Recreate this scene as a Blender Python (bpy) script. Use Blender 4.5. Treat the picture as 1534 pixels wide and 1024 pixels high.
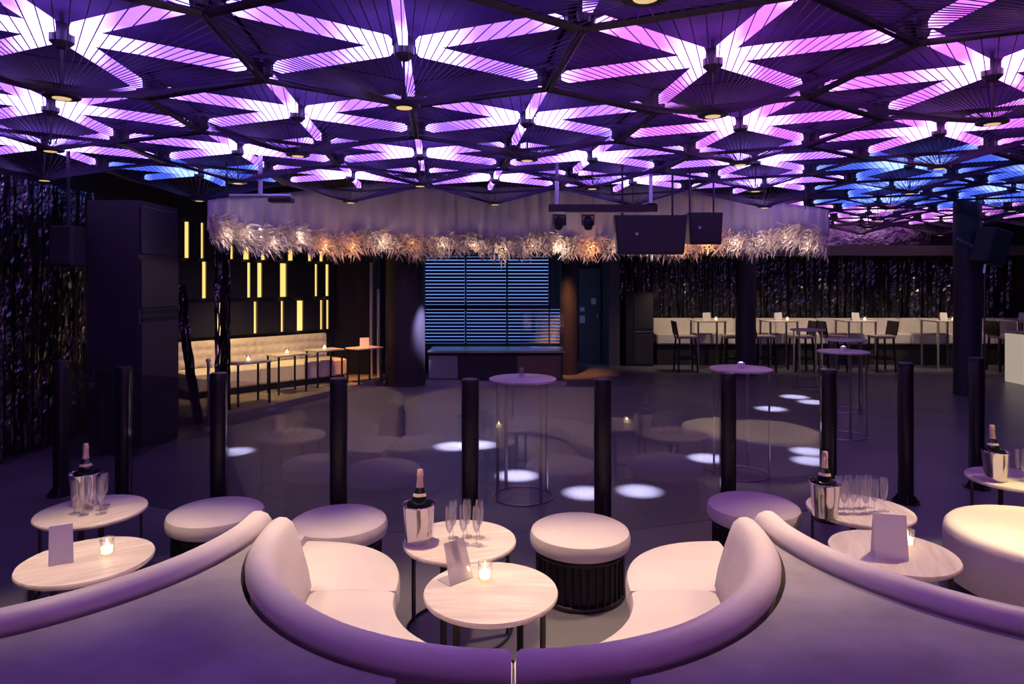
import bpy, math, random
from mathutils import Vector, Matrix
random.seed(7)
PI = math.pi
C = bpy.context.scene.collection
S = bpy.context.scene
for o in list(bpy.data.objects): bpy.data.objects.remove(o)

# ------------------------------------------------------------------ camera, world, exposure
H = 1.9                                   # eye height; level camera with a lens shift, as in architectural pictures
cam_d = bpy.data.cameras.new('camera'); cam = bpy.data.objects.new('camera', cam_d); C.objects.link(cam)
cam.location = (0, 0, H); cam.rotation_euler = (PI/2, 0, 0)
cam_d.sensor_width = 36; cam_d.lens = 36*1000/1534; cam_d.shift_y = -91/1534; cam_d.clip_end = 100; cam_d.clip_start = 0.05
S.camera = cam
w = bpy.data.worlds.new('world'); S.world = w; w.use_nodes = True
w.node_tree.nodes['Background'].inputs[0].default_value = (0.012, 0.008, 0.03, 1)
w.node_tree.nodes['Background'].inputs[1].default_value = 0.3
S.view_settings.view_transform = 'Standard'; S.view_settings.look = 'None'
S.view_settings.exposure = 0.0; S.view_settings.gamma = 1; S.view_settings.use_curve_mapping = False

# ------------------------------------------------------------------ helpers
class MB:
    def __init__(s): s.v = []; s.f = []
    def add(s, vs, fs):
        b = len(s.v); s.v += [tuple(p) for p in vs]; s.f += [tuple(b+i for i in f) for f in fs]; return s
    def box(s, x0, x1, y0, y1, z0, z1):
        return s.add([(x0,y0,z0),(x1,y0,z0),(x1,y1,z0),(x0,y1,z0),(x0,y0,z1),(x1,y0,z1),(x1,y1,z1),(x0,y1,z1)],
                     [(0,3,2,1),(4,5,6,7),(0,1,5,4),(1,2,6,5),(2,3,7,6),(3,0,4,7)])
    def lathe(s, prof, n=32, c=(0,0,0), closed=False):
        vs = []; fs = []; rows = []
        for r, z in prof:
            if r < 1e-6: rows.append([len(vs)]); vs.append((c[0], c[1], c[2]+z))
            else:
                rows.append(list(range(len(vs), len(vs)+n)))
                for k in range(n):
                    a = 2*PI*k/n; vs.append((c[0]+r*math.cos(a), c[1]+r*math.sin(a), c[2]+z))
        pairs = list(zip(rows, rows[1:]))
        if closed: pairs.append((rows[-1], rows[0]))
        for A, B in pairs:
            if len(A) == 1 and len(B) == 1: continue
            for k in range(n):
                k2 = (k+1) % n
                if len(A) == 1: fs.append((A[0], B[k2], B[k]))
                elif len(B) == 1: fs.append((A[k], A[k2], B[0]))
                else: fs.append((A[k], A[k2], B[k2], B[k]))
        return s.add(vs, fs)
    def sweep(s, rings, caps=True, closed=False):
        n = len(rings[0]); vs = [p for r in rings for p in r]; fs = []
        m = len(rings)
        for i in range(m if closed else m-1):
            a = i*n; b = ((i+1) % m)*n
            for k in range(n): fs.append((a+k, a+(k+1) % n, b+(k+1) % n, b+k))
        if caps and not closed:
            fs.append(tuple(range(n))[::-1]); fs.append(tuple((m-1)*n+k for k in range(n)))
        return s.add(vs, fs)
    def tube(s, path, r, n=8, closed=False):
        P = [Vector(p) for p in path]; rings = []
        for i, p in enumerate(P):
            if closed: t = P[(i+1) % len(P)]-P[i-1]
            else: t = P[min(i+1, len(P)-1)]-P[max(i-1, 0)]
            t.normalize(); u = t.cross(Vector((0,0,1)))
            if u.length < 1e-3: u = t.cross(Vector((1,0,0)))
            u.normalize(); v = t.cross(u)
            rr = r[i] if isinstance(r, (list, tuple)) else r
            rings.append([p + u*rr*math.cos(2*PI*k/n) + v*rr*math.sin(2*PI*k/n) for k in range(n)])
        return s.sweep(rings, True, closed)
    def bar(s, a, b, w, h=None):
        return s.tube([a, b], w*0.7071, 4)
    def ring(s, R, r, z, n=40, m=8, c=(0,0)):
        return s.tube([(c[0]+R*math.cos(2*PI*k/n), c[1]+R*math.sin(2*PI*k/n), z) for k in range(n)], r, m, True)
    def prism(s, poly, z0, z1):
        n = len(poly)
        vs = [(x,y,z0) for x,y in poly]+[(x,y,z1) for x,y in poly]
        return s.add(vs, [tuple(range(n))[::-1], tuple(range(n,2*n))]+[(k,(k+1)%n,n+(k+1)%n,n+k) for k in range(n)])
    def rbox(s, x0, x1, y0, y1, z0, z1, b=0.01):
        # chamfered box
        def rect(z, i): return [(x0+i,y0+b if i==0 else y0+i,z),]
        def ringz(z, d):
            return [(x0+d+b,y0+d,z),(x1-d-b,y0+d,z),(x1-d,y0+d+b,z),(x1-d,y1-d-b,z),(x1-d-b,y1-d,z),(x0+d+b,y1-d,z),(x0+d,y1-d-b,z),(x0+d,y0+d+b,z)]
        return s.sweep([ringz(z0,b),ringz(z0+b,0),ringz(z1-b,0),ringz(z1,b)])
    def shift(s, d): s.v = [(p[0]+d[0], p[1]+d[1], p[2]+d[2]) for p in s.v]; return s
    def mirror(s): s.v = [(-p[0], p[1], p[2]) for p in s.v]; s.f = [f[::-1] for f in s.f]; return s
    def rotz(s, a):
        c, q = math.cos(a), math.sin(a); s.v = [(p[0]*c-p[1]*q, p[0]*q+p[1]*c, p[2]) for p in s.v]; return s
    def mesh(s, name, m, smooth=35):
        me = bpy.data.meshes.new(name); me.from_pydata(s.v, [], s.f); me.update()
        me.materials.append(M[m])
        if smooth:
            me.shade_smooth(); me.set_sharp_from_angle(angle=math.radians(smooth))
        return me

def link(name, me, parent=None, loc=(0,0,0), rot=(0,0,0)):
    o = bpy.data.objects.new(name, me); C.objects.link(o); o.location = loc; o.rotation_euler = rot
    if parent: o.parent = parent
    return o
def obj(name, mb, m, parent=None, smooth=35, loc=(0,0,0), rot=(0,0,0)):
    return link(name, mb.mesh(name, m, smooth), parent, loc, rot)
def tag(o, label, cat, group=None, kind=None):
    o['label'] = label; o['category'] = cat
    if group: o['group'] = group
    if kind: o['kind'] = kind
    return o
def thing(name, label, cat, loc=(0,0,0), rz=0, group=None):
    o = bpy.data.objects.new(name, None); C.objects.link(o); o.location = loc; o.rotation_euler = (0,0,rz)
    o.empty_display_size = 0.1
    return tag(o, label, cat, group)
def struct(name, mb, m, parent=None, smooth=0):
    o = obj(name, mb, m, parent, smooth)
    if not parent: o['kind'] = 'structure'
    return o
def dup(root, loc, rz=0, label=None, group=None):
    r = root.copy(); C.objects.link(r); r.location = loc; r.rotation_euler = (0,0,rz)
    if label: r['label'] = label
    if group: r['group'] = group
    for ch in root.children:
        c = ch.copy(); C.objects.link(c); c.parent = r
        for g in ch.children:
            d = g.copy(); C.objects.link(d); d.parent = c
    return r
def lamp(name, kind, loc, power, color, target=None, size=0.05, angle=60, blend=0.5, parent=None):
    d = bpy.data.lights.new(name, kind); d.energy = power; d.color = color
    if kind == 'SPOT': d.spot_size = math.radians(angle); d.spot_blend = blend
    if kind in ('SPOT', 'POINT'): d.shadow_soft_size = size
    o = bpy.data.objects.new(name, d); C.objects.link(o); o.location = loc
    if target is not None: o.rotation_euler = (Vector(target)-Vector(loc)).to_track_quat('-Z', 'Y').to_euler()
    if parent: o.parent = parent
    return o
def at(x, y, Y): return Vector(((x-767)/1000*Y, Y, H-(y-421)/1000*Y))

# ------------------------------------------------------------------ materials
M = {}
def mat(name, base, rough=0.5, metal=0.0, noise=None, bump=None, spec=0.5, emit=None, coat=0, sheen=0):
    m = bpy.data.materials.new(name); m.use_nodes = True; nt = m.node_tree; p = nt.nodes['Principled BSDF']
    p.inputs['Base Color'].default_value = (*base, 1); p.inputs['Roughness'].default_value = rough
    p.inputs['Metallic'].default_value = metal; p.inputs['Specular IOR Level'].default_value = spec
    p.inputs['Coat Weight'].default_value = coat; p.inputs['Sheen Weight'].default_value = sheen
    tc = nt.nodes.new('ShaderNodeTexCoord')
    if noise:                       # (scale xyz, dark colour, contrast lo, hi)
        mp = nt.nodes.new('ShaderNodeMapping'); mp.inputs['Scale'].default_value = noise[0]
        nz = nt.nodes.new('ShaderNodeTexNoise'); nz.inputs['Scale'].default_value = 1; nz.inputs['Detail'].default_value = 6
        rp = nt.nodes.new('ShaderNodeValToRGB'); rp.color_ramp.elements[0].position = noise[2]; rp.color_ramp.elements[1].position = noise[3]
        rp.color_ramp.elements[0].color = (*noise[1], 1); rp.color_ramp.elements[1].color = (*base, 1)
        nt.links.new(tc.outputs['Object'], mp.inputs[0]); nt.links.new(mp.outputs[0], nz.inputs[0])
        nt.links.new(nz.outputs[0], rp.inputs[0]); nt.links.new(rp.outputs[0], p.inputs['Base Color'])
    if bump:
        n2 = nt.nodes.new('ShaderNodeTexNoise'); n2.inputs['Scale'].default_value = bump[0]; n2.inputs['Detail'].default_value = 4
        bp = nt.nodes.new('ShaderNodeBump'); bp.inputs['Strength'].default_value = bump[1]; bp.inputs['Distance'].default_value = bump[2]
        nt.links.new(tc.outputs['Object'], n2.inputs[0]); nt.links.new(n2.outputs[0], bp.inputs['Height']); nt.links.new(bp.outputs[0], p.inputs['Normal'])
    if emit: p.inputs['Emission Color'].default_value = (*emit[0], 1); p.inputs['Emission Strength'].default_value = emit[1]
    M[name] = m; return m
def glassy(name, tint=(1,1,1), refl=(0.04, 0.6), rough=0.0):
    m = bpy.data.materials.new(name); m.use_nodes = True; nt = m.node_tree; nt.nodes.clear()
    out = nt.nodes.new('ShaderNodeOutputMaterial'); mx = nt.nodes.new('ShaderNodeMixShader')
    t = nt.nodes.new('ShaderNodeBsdfTransparent'); t.inputs[0].default_value = (*tint, 1)
    g = nt.nodes.new('ShaderNodeBsdfGlossy'); g.inputs['Roughness'].default_value = rough
    lw = nt.nodes.new('ShaderNodeLayerWeight'); lw.inputs[0].default_value = 0.35
    mr = nt.nodes.new('ShaderNodeMapRange'); mr.inputs['To Min'].default_value = refl[0]; mr.inputs['To Max'].default_value = refl[1]
    nt.links.new(lw.outputs['Fresnel'], mr.inputs[0]); nt.links.new(mr.outputs[0], mx.inputs[0])
    nt.links.new(t.outputs[0], mx.inputs[1]); nt.links.new(g.outputs[0], mx.inputs[2]); nt.links.new(mx.outputs[0], out.inputs[0])
    M[name] = m
def tube_light(name, mid, end, s_mid, s_end):
    m = bpy.data.materials.new(name); m.use_nodes = True; nt = m.node_tree; nt.nodes.clear()
    out = nt.nodes.new('ShaderNodeOutputMaterial'); e = nt.nodes.new('ShaderNodeEmission')
    tc = nt.nodes.new('ShaderNodeTexCoord'); sp = nt.nodes.new('ShaderNodeSeparateXYZ')
    r1 = nt.nodes.new('ShaderNodeValToRGB'); r2 = nt.nodes.new('ShaderNodeValToRGB')
    def fill(r, vals):
        el = r.color_ramp.elements
        while len(el) < len(vals): el.new(0.5)
        for i, (p, c) in enumerate(vals): el[i].position = p; el[i].color = (*c, 1)
    fill(r1, [(0.0, end), (0.22, end), (0.5, mid), (0.8, mid), (1.0, end)])
    k = s_mid/s_end
    fill(r2, [(0.0, (1,)*3), (0.2, (0.85,)*3), (0.45, (k,)*3), (0.82, (k*1.1,)*3), (1.0, (min(1, k*2.2),)*3)])
    mul = nt.nodes.new('ShaderNodeMath'); mul.operation = 'MULTIPLY'; mul.inputs[1].default_value = s_end
    nt.links.new(tc.outputs['Generated'], sp.inputs[0])
    nt.links.new(sp.outputs[0], r1.inputs[0]); nt.links.new(sp.outputs[0], r2.inputs[0])
    nt.links.new(r1.outputs[0], e.inputs[0]); nt.links.new(r2.outputs[0], mul.inputs[0]); nt.links.new(mul.outputs[0], e.inputs[1])
    nt.links.new(e.outputs[0], out.inputs[0]); M[name] = m

mat('floor', (0.20,0.185,0.205), 0.34, noise=((1.2,1.2,1.2),(0.13,0.12,0.135),0.3,0.75), bump=(60,0.05,0.01), spec=0.4)
mat('platform', (0.36,0.33,0.355), 0.75, noise=((4.5,6.0,1),(0.25,0.23,0.245),0.3,0.72), bump=(90,0.12,0.004), spec=0.25)
mat('alcove_floor', (0.30,0.25,0.20), 0.5, noise=((3,3,3),(0.2,0.17,0.14),0.3,0.7))
mat('wall_black', (0.022,0.02,0.024), 0.6)
mat('wall_dark', (0.04,0.037,0.042), 0.55, noise=((1.5,1.5,1.5),(0.028,0.026,0.03),0.3,0.7))
mat('ceiling_black', (0.02,0.018,0.022), 0.8)
mat('column', (0.042,0.036,0.046), 0.5, noise=((2,2,2),(0.032,0.028,0.035),0.3,0.7))
mat('soffit', (0.16,0.14,0.13), 0.6)
mat('leather', (0.74,0.665,0.60), 0.48, noise=((3,3,3),(0.66,0.585,0.525),0.3,0.7), bump=(9,0.35,0.012), spec=0.35)
mat('stone_top', (0.76,0.68,0.58), 0.38, noise=((3,22,3),(0.56,0.47,0.40),0.3,0.68), spec=0.4)
mat('dark_metal', (0.035,0.03,0.035), 0.4, metal=0.6)
mat('bollard_black', (0.012,0.011,0.014), 0.32, metal=0.0)
mat('steel', (0.55,0.52,0.52), 0.3, metal=1.0)
mat('bucket_steel', (0.83,0.78,0.74), 0.12, metal=1.0, bump=(9,0.12,0.01))
mat('bottle_glass', (0.012,0.02,0.012), 0.08, spec=0.8)
mat('foil', (0.86,0.60,0.42), 0.38, metal=0.35)
mat('bottle_label', (0.75,0.55,0.42), 0.5)
mat('card_white', (0.82,0.79,0.77), 0.55)
mat('card_text', (0.62,0.50,0.36), 0.6)
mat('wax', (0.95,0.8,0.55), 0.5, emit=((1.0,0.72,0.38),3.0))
mat('flame', (1,0.8,0.4), 0.5, emit=((1.0,0.75,0.4),30.0))
mat('lamp_gold', (0.9,0.7,0.4), 0.4, emit=((1.0,0.72,0.30),0.7))
mat('string', (0.06,0.032,0.10), 0.6)
mat('rim', (0.022,0.014,0.03), 0.5)
mat('canopy', (0.034,0.012,0.075), 0.8, spec=0.1)
mat('sequin', (0.14,0.13,0.14), 0.18, metal=0.9)
mat('fabric_white', (0.46,0.40,0.44), 0.6, sheen=0.3)
mat('feather', (0.72,0.58,0.48), 0.6)
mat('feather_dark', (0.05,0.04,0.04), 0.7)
mat('panel_navy', (0.012,0.014,0.026), 0.45)
mat('led_warm', (1,0.8,0.4), 0.5, emit=((1.0,0.66,0.17),1.25))
mat('screen_blue', (0.1,0.2,0.4), 0.4, emit=((0.20,0.38,1.0),1.0))
mat('slat', (0.03,0.045,0.11), 0.4)
mat('speaker', (0.018,0.016,0.02), 0.55, bump=(200,0.3,0.003))
mat('wood_seat', (0.55,0.45,0.33), 0.5)
mat('white_panel', (0.75,0.72,0.62), 0.4, emit=((1.0,0.85,0.6),0.35))
mat('booth_grey', (0.22,0.21,0.24), 0.4)
mat('booth_brown', (0.16,0.09,0.07), 0.4)
mat('pole_white', (0.6,0.6,0.66), 0.35, metal=0.5)
mat('door_green', (0.10,0.105,0.10), 0.5)
mat('lens', (0.1,0.1,0.12), 0.1, emit=((1.0,0.55,0.2),3.0))  # glow of the bulbs added among the feathers
mat('lens_blue', (0.1,0.1,0.12), 0.1, emit=((0.6,0.7,1.0),12.0))
glassy('glass_panel', (0.97,0.96,0.98), (0.05, 0.7))
glassy('glass_thin', (0.99,0.99,0.995), (0.05, 0.45))
glassy('acrylic', (0.9,0.87,0.89), (0.10, 0.6), 0.15)
def milk_and_glint(nm, f, c):
    nt = M[nm].node_tree; o = nt.nodes['Material Output']; pv = o.inputs[0].links[0].from_socket
    df = nt.nodes.new('ShaderNodeBsdfDiffuse'); df.inputs[0].default_value = (*c,1); mx = nt.nodes.new('ShaderNodeMixShader'); mx.inputs[0].default_value = f
    nt.links.new(pv, mx.inputs[1]); nt.links.new(df.outputs[0], mx.inputs[2]); nt.links.new(mx.outputs[0], o.inputs[0])
milk_and_glint('acrylic', 0.4, (0.8,0.74,0.72)); milk_and_glint('glass_thin', 0.07, (0.9,0.88,0.9))  # acrylic is milky; white in the thin glass stands in for caught light
tube_light('tube_violet', (0.30,0.115,1.0), (0.42,0.25,1.0), 2.6, 8.2)
tube_light('tube_magenta', (0.55,0.115,1.0), (0.70,0.25,1.0), 2.4, 7.2)
tube_light('tube_blue', (0.07,0.13,1.0), (0.20,0.30,1.0), 1.2, 3.6)
tube_light('tube_pink', (0.70,0.18,1.0), (0.9,0.45,1.0), 1.0, 3.0)

# ------------------------------------------------------------------ the room
struct('floor', MB().box(-8, 13, -3, 18, -0.1, 0), 'floor')
struct('ceiling', MB().box(-8, 13, -3, 18, 3.62, 3.72), 'ceiling_black')
struct('wall_left', MB().box(-5.62, -5.42, -3, 10.62, 0, 3.62), 'wall_black')
struct('wall_right', MB().box(12.0, 12.2, -3, 16.4, 0, 3.62), 'wall_black')
struct('wall_back', MB().box(-3.2, 12.0, 16.2, 16.4, 0, 3.62), 'wall_black')
struct('wall_behind', MB().box(-5.42, 12.0, -3.0, -2.8, 0, 3.62), 'wall_dark')
# diagonal alcove wall with staggered light slots
A0 = Vector((-5.55, 10.56, 0)); A1 = Vector((-3.48, 12.90, 0)); AD = (A1-A0).normalized(); AN = Vector((AD.y, -AD.x, 0))
def on_wall(px):                       # parameter along the alcove wall where the ray of pixel column px hits it
    k = (px-767)/1000
    return (k*A0.y - A0.x)/(AD.x - k*AD.y)
def wall_pt(t, d, z): p = A0+AD*t+AN*d; return (p.x, p.y, z)
def wall_box(mb, t0, t1, d0, d1, z0, z1):
    q = [wall_pt(t0,d0,0), wall_pt(t1,d0,0), wall_pt(t1,d1,0), wall_pt(t0,d1,0)]
    return mb.prism([(p[0],p[1]) for p in q][::-1], z0, z1)
L = (A1-A0).length
wa = struct('wall_alcove', wall_box(MB(), 0, L, -0.2, 0, 0, 3.62), 'wall_black')
tiers = [(2.26, 2.88, [(277,6),(300,3),(344,4),(366,8),(391,6),(432,7),(461,4),(478,5)]),
         (1.60, 2.24, [(303,5),(330,4),(370,4),(386,6),(421,9),(470,4),(487,4)]),
         (0.97, 1.56, [(326,6),(379,4),(419,4),(446,9),(478,3),(487,4)])]
for z0, z1, bars in tiers:
    prev = 0.0
    for px, wpx in bars:
        t = on_wall(px-wpx/2); t2 = on_wall(px+wpx/2)
        if t-prev > 0.02: obj('wall_panel', wall_box(MB(), prev+0.004, t-0.004, 0.004, 0.07+0.03*random.random(), z0+0.01, z1-0.01), 'panel_navy', wa, 0)
        b = obj('light_strip', wall_box(MB(), t, t2, 0.004, 0.05, z0+0.02, z1-0.02), 'led_warm', wa, 0); b['label'] = 'glowing amber strip'
        prev = t2
    obj('wall_panel', wall_box(MB(), prev+0.004, L-0.01, 0.004, 0.08, z0+0.01, z1-0.01), 'panel_navy', wa, 0)
struct('wall_stage_side', MB().box(-3.46, -2.62, 12.98, 13.15, 0, 3.62), 'wall_black')
# raised alcove floor
struct('floor_alcove', MB().prism([(-5.4,8.6),(-3.85,8.95),(-2.45,12.2),(-2.45,12.95),(-3.42,12.90),(-5.4,10.66)], 0, 0.10), 'alcove_floor')
# grey passage wall with door frame, and the soffit over the right side
struct('wall_passage', MB().box(2.18, 2.42, 15.0, 16.2, 0, 2.75), 'door_green')
d1 = struct('door_1', MB().box(1.62, 2.14, 16.12, 16.19, 0, 2.2), 'door_green')
obj('handle', MB().box(2.04, 2.08, 16.06, 16.115, 1.0, 1.12), 'steel', d1, 0)
struct('trim_1', MB().box(2.42, 11.98, 15.35, 16.18, 2.50, 2.72), 'soffit')
mat('mirror_dark', (0.55,0.5,0.55), 0.16, metal=1.0, bump=(4,0.35,0.05))
struct('trim_3', MB().box(2.45, 11.98, 16.08, 16.19, 2.73, 3.60), 'mirror_dark')
struct('trim_2', MB().box(-2.6, 2.42, 15.6, 16.18, 2.45, 3.0), 'wall_black')
for x, y, r, nm in ((-1.965,12.3,0.36,1), (1.165,13.7,0.185,2), (4.76,13.6,0.20,3), (7.64,11.2,0.205,4)):
    struct('column_%d' % nm, MB().lathe([(r,0),(r,3.62)], 40, (x,y,0)), 'column', smooth=30)
# raised tier the picture is taken from; the sofa backs stand against its edge
BC = (0.005, 3.18); RO = 1.19; ZP = 0.69; BL = (-2.385, 3.27); BR = (2.395, 3.27)
def arc(c, R, a0, a1, n=24): return [(c[0]+R*math.cos(math.radians(a0+(a1-a0)*i/n)), c[1]+R*math.sin(math.radians(a0+(a1-a0)*i/n))) for i in range(n+1)]
RP = RO+0.012
notch_l = [p for p in arc(BC, RP, 187, 270) if p[0] < -0.335]
notch_r = [p for p in arc(BC, RP, 270, 353) if p[0] > 0.30]
poly = [(-5.3,-2.7),(5.5,-2.7),(5.5,2.07)] + [(BR[0]+0.9, 2.07)] + arc(BR, RP, 300, 187, 24) + \
       notch_r[::-1] + [(0.30, 1.72), (-0.335, 1.72)] + notch_l[::-1] + arc(BL, RP, -7, -120, 24) + [(BL[0]-0.9,2.07), (-5.3,2.07)]
# keep the two arcs apart where the booths touch
struct('floor_platform', MB().prism(poly, 0.0, ZP), 'platform')

# ------------------------------------------------------------------ the ceiling of light: hexagonal string canopies
PZ = 3.25; RH = 1.066; DZ = 2.90
ua = Vector((1.835, 0.20)); ub = Vector((ua.x*0.5-ua.y*0.866, ua.x*0.866+ua.y*0.5)); a_off = math.atan2(ua.y, ua.x) + PI/6
hexv = [(RH*math.cos(a_off+k*PI/3), RH*math.sin(a_off+k*PI/3)) for k in range(6)]
m = MB()
for k in range(6):
    p, q = hexv[k], hexv[(k+1) % 6]
    for j in range(13):
        t = (j+0.5)/13; x = p[0]+(q[0]-p[0])*t; y = p[1]+(q[1]-p[1])*t; s_ = 0.97
        l = math.hypot(x, y)
        m.tube([(x*s_, y*s_, PZ-0.07), (x/l*0.075, y/l*0.075, DZ+0.02)], 0.0032, 3)
strings_me = m.mesh('string_cone', 'string', 0)
m = MB()
for k in range(6):
    p, q = hexv[k], hexv[(k+1) % 6]
    m.bar((p[0]*0.98,p[1]*0.98,PZ-0.065), (q[0]*0.98,q[1]*0.98,PZ-0.065), 0.02); m.lathe([(0,-0.05),(0.03,-0.045),(0.04,0),(0.03,0.06),(0,0.07)], 8, (p[0]*0.955,p[1]*0.955,PZ))
rim_me = m.mesh('rim', 'rim', 0)
m = MB(); m.prism([(x*0.985,y*0.985) for x,y in hexv], PZ+0.11, PZ+0.12); canopy_me = m.mesh('canopy', 'canopy', 0)
m = MB().lathe([(0,0.06),(0.045,0.05),(0.06,0.02),(0.06,-0.05),(0.03,-0.08),(0,-0.08)], 12, (0,0,PZ))
m.tube([(0,0,PZ-0.08),(0,0,DZ+0.05)], 0.006, 5); m.tube([(0,0,PZ+0.05),(0,0,3.62)], 0.012, 5)
hub_me = m.mesh('hub', 'rim')
disc_me = MB().lathe([(0,0.03),(0.07,0.028),(0.09,0.02),(0.093,0.01),(0.09,0.0),(0.05,-0.005),(0.05,0.005),(0,0.005)], 20, (0,0,DZ)).mesh('lamp_housing', 'rim')
glow_me = MB().lathe([(0,-0.004),(0.045,-0.004),(0.045,0.004),(0,0.004)], 16, (0,0,DZ-0.002)).mesh('lamp_lens', 'lamp_gold')
fin_mes = {}
def fin_mesh(mn):
    if mn not in fin_mes:
        mb = MB(); rings = []
        r0, r1 = 0.085, 0.965; hh, th = 0.033, 0.025
        for x, k in ((r0,0.55),(r0+0.03,1),(r1-0.04,1),(r1,0.5)):
            rings.append([(x,-th*k,-hh*k),(x,th*k,-hh*k),(x,th*k,hh*k),(x,-th*k,hh*k)])
        mb.sweep(rings); fin_mes[mn] = mb.mesh('light_panel', mn, 0)
    return fin_mes[mn]
names = {'tube_violet':'violet-white', 'tube_magenta':'magenta-pink', 'tube_blue':'deep blue', 'tube_pink':'rosy pink'}
P0 = Vector((-0.62, 3.84))
UNITS = {}
for j in range(-3, 7):
    for i in range(-9, 10):
        p = P0 + ua*i + ub*j
        if not (-5.0 < p.x < 10.9 and -1.7 < p.y < 15.1): continue
        if p.y > 9.7 and p.x < 4.6: continue
        if p.y < 9.9 and abs(p.x) > 0.78*p.y+3.0: continue
        if p.y < 9.9: mn = 'tube_magenta' if p.y < 1.6 else 'tube_blue' if (p.y > 7.4 and (p.x < -2.4)) else 'tube_magenta' if p.x > 0.9+0.22*(p.y-3.8) and p.y < 7.4 else 'tube_violet'
        else: mn = 'tube_violet'
        if p.y > 7.6 and p.x > 4.2: mn = 'tube_blue'
        if p.y > 11.2 and p.x > 4.2: mn = 'tube_pink'
        u = thing('string_canopy_light', 'hexagonal black string canopy with six %s tubes under the ceiling' % names[mn], 'ceiling light', (p.x, p.y, 0), 0, '%s ceiling canopies' % names[mn])
        UNITS[(i,j)] = u
        link('canopy', canopy_me, u); link('rim', rim_me, u); link('string_cone', strings_me, u)
        link('hub', hub_me, u); h_ = link('lamp_housing', disc_me, u); link('lamp_lens', glow_me, h_)
        for k in range(6):
            link('light_panel', fin_mesh(mn), u, (0,0,PZ), (0,0,a_off+k*PI/3))

# ------------------------------------------------------------------ warm downlights hanging in the canopies
WARM = (1.0, 0.73, 0.43)
def down(key, power, target, angle=62):
    u = UNITS.get(key)
    if not u: return
    lamp('downlight', 'SPOT', (u.location.x, u.location.y, DZ-0.06), power, WARM, target, 0.06, angle, 0.8)
down((0,0), 270, (-0.40,3.35,0.4), 60)
down((1,0), 255, (0.70,3.3,0.4), 56)
down((-1,0), 280, (-2.1,3.3,0.5), 60)
down((2,0), 270, (2.2,3.4,0.5), 58)
lamp('downlight', 'SPOT', (3.9,4.6,2.75), 420, (1.0,0.82,0.35), (3.3,4.1,0.4), 0.06, 40, 0.7)
lamp('downlight', 'SPOT', (-4.1,10.0,2.9), 330, (1.0,0.66,0.26), (-4.35,10.9,0.3), 0.1, 62, 0.8)
lamp('downlight', 'SPOT', (-3.2,11.2,2.9), 170, (1.0,0.66,0.26), (-3.45,12.0,0.3), 0.1, 52, 0.8)
lamp('downlight', 'SPOT', (-2.9,11.2,2.9), 420, (1.0,0.30,0.08), (-2.75,12.2,0.0), 0.1, 26, 0.8)
lamp('downlight', 'SPOT', (0.95,12.7,2.9), 420, (1.0,0.36,0.12), (1.1,13.6,0.6), 0.1, 40, 0.8)
for x in (3.8, 5.6, 7.6, 9.6):
    lamp('downlight', 'SPOT', (x,14.1,2.45), 85, (1.0,0.80,0.52), (x,15.1,0.7), 0.1, 95, 0.9)
lamp('pin_spot', 'SPOT', (-1.0,11.6,2.3), 1900, (0.55,0.5,1.0), (-1.63,12.2,1.02), 0.04, 22, 1.0)
for px, py in ((390,638),(352,676),(680,668),(715,666),(775,712),(878,738),(958,735),(1060,686),(1213,676),(1216,690),(1155,612),(1190,594),(1218,602)):
    Y = 1.9/(py-421)*1000; X = (px-767)/1000*Y
    lamp('pin_spot', 'SPOT', (X, Y, 2.78), 3200, (0.66,0.68,1.0), (X, Y, 0), 0.015, 10 if Y < 7.5 else 11.0, 1.0)

# ------------------------------------------------------------------ curved sofas
def sec(th, pts): c, s_ = math.cos(math.radians(th)), math.sin(math.radians(th)); return [(r*c, r*s_, z) for r, z in pts]
def shrink(pts, k):
    cr = sum(p[0] for p in pts)/len(pts); cz = sum(p[1] for p in pts)/len(pts)
    return [(cr+(r-cr)*k, cz+(z-cz)*k) for r, z in pts]
back_sec = [(0.985,0.10),(0.975,0.42),(0.99,0.50),(1.02,0.60),(1.052,0.69),(1.072,0.735),(1.10,0.755),(1.135,0.757),(1.168,0.742),(1.187,0.715),(1.186,0.695),(1.172,0.672),(1.165,0.64),(1.165,0.10)]
def rrect(r0, r1, z0, z1, b, puff=0.0):
    pts = [(r0+b,z0),(r1-b,z0),(r1,z0+b),(r1,z1-b),(r1-b*0.3,z1-b*0.3),(r1-b,z1)]
    for t in (0.75,0.5,0.25): pts.append((r0+b+(r1-r0-2*b)*t, z1+puff*(1-(2*t-1)**2)))
    pts += [(r0+b,z1),(r0+b*0.3,z1-b*0.3),(r0,z1-b),(r0,z0+b)]
    return pts
def arc_body(mb, pts, a0, a1, n=26, e=0.8, k=0.93):
    rings = [sec(a0, shrink(pts, k))]
    for i in range(n+1): rings.append(sec(a0+e+(a1-a0-2*e)*i/n, pts))
    rings.append(sec(a1, shrink(pts, k))); return mb.sweep(rings)
def lobe(z0, z1, r, b, puff=0.0):
    # quarter-round end cushion, straight sides along the sofa end and the back
    rings = []
    def outline(d, z):
        pts = [(-1.185+d, 0.012+d, z), (-1.185+r-d, 0.012+d, z)]; q = r-2*d
        for t in range(1, 14):
            a = PI/2*t/14; e = 2/2.35
            pts.append((-1.185+d+q*math.cos(a)**e, 0.012+d+q*math.sin(a)**e, z))
        pts.append((-1.185+d, 0.012+r-d, z)); return pts
    for d, z in ((b,z0),(0,z0+b),(0,z1-b),(b*0.3,z1-b*0.3),(b,z1),(b+0.08,z1+puff*0.7),(b+0.2,z1+puff)):
        rings.append(outline(d, z))
    return MB().sweep(rings)
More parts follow.
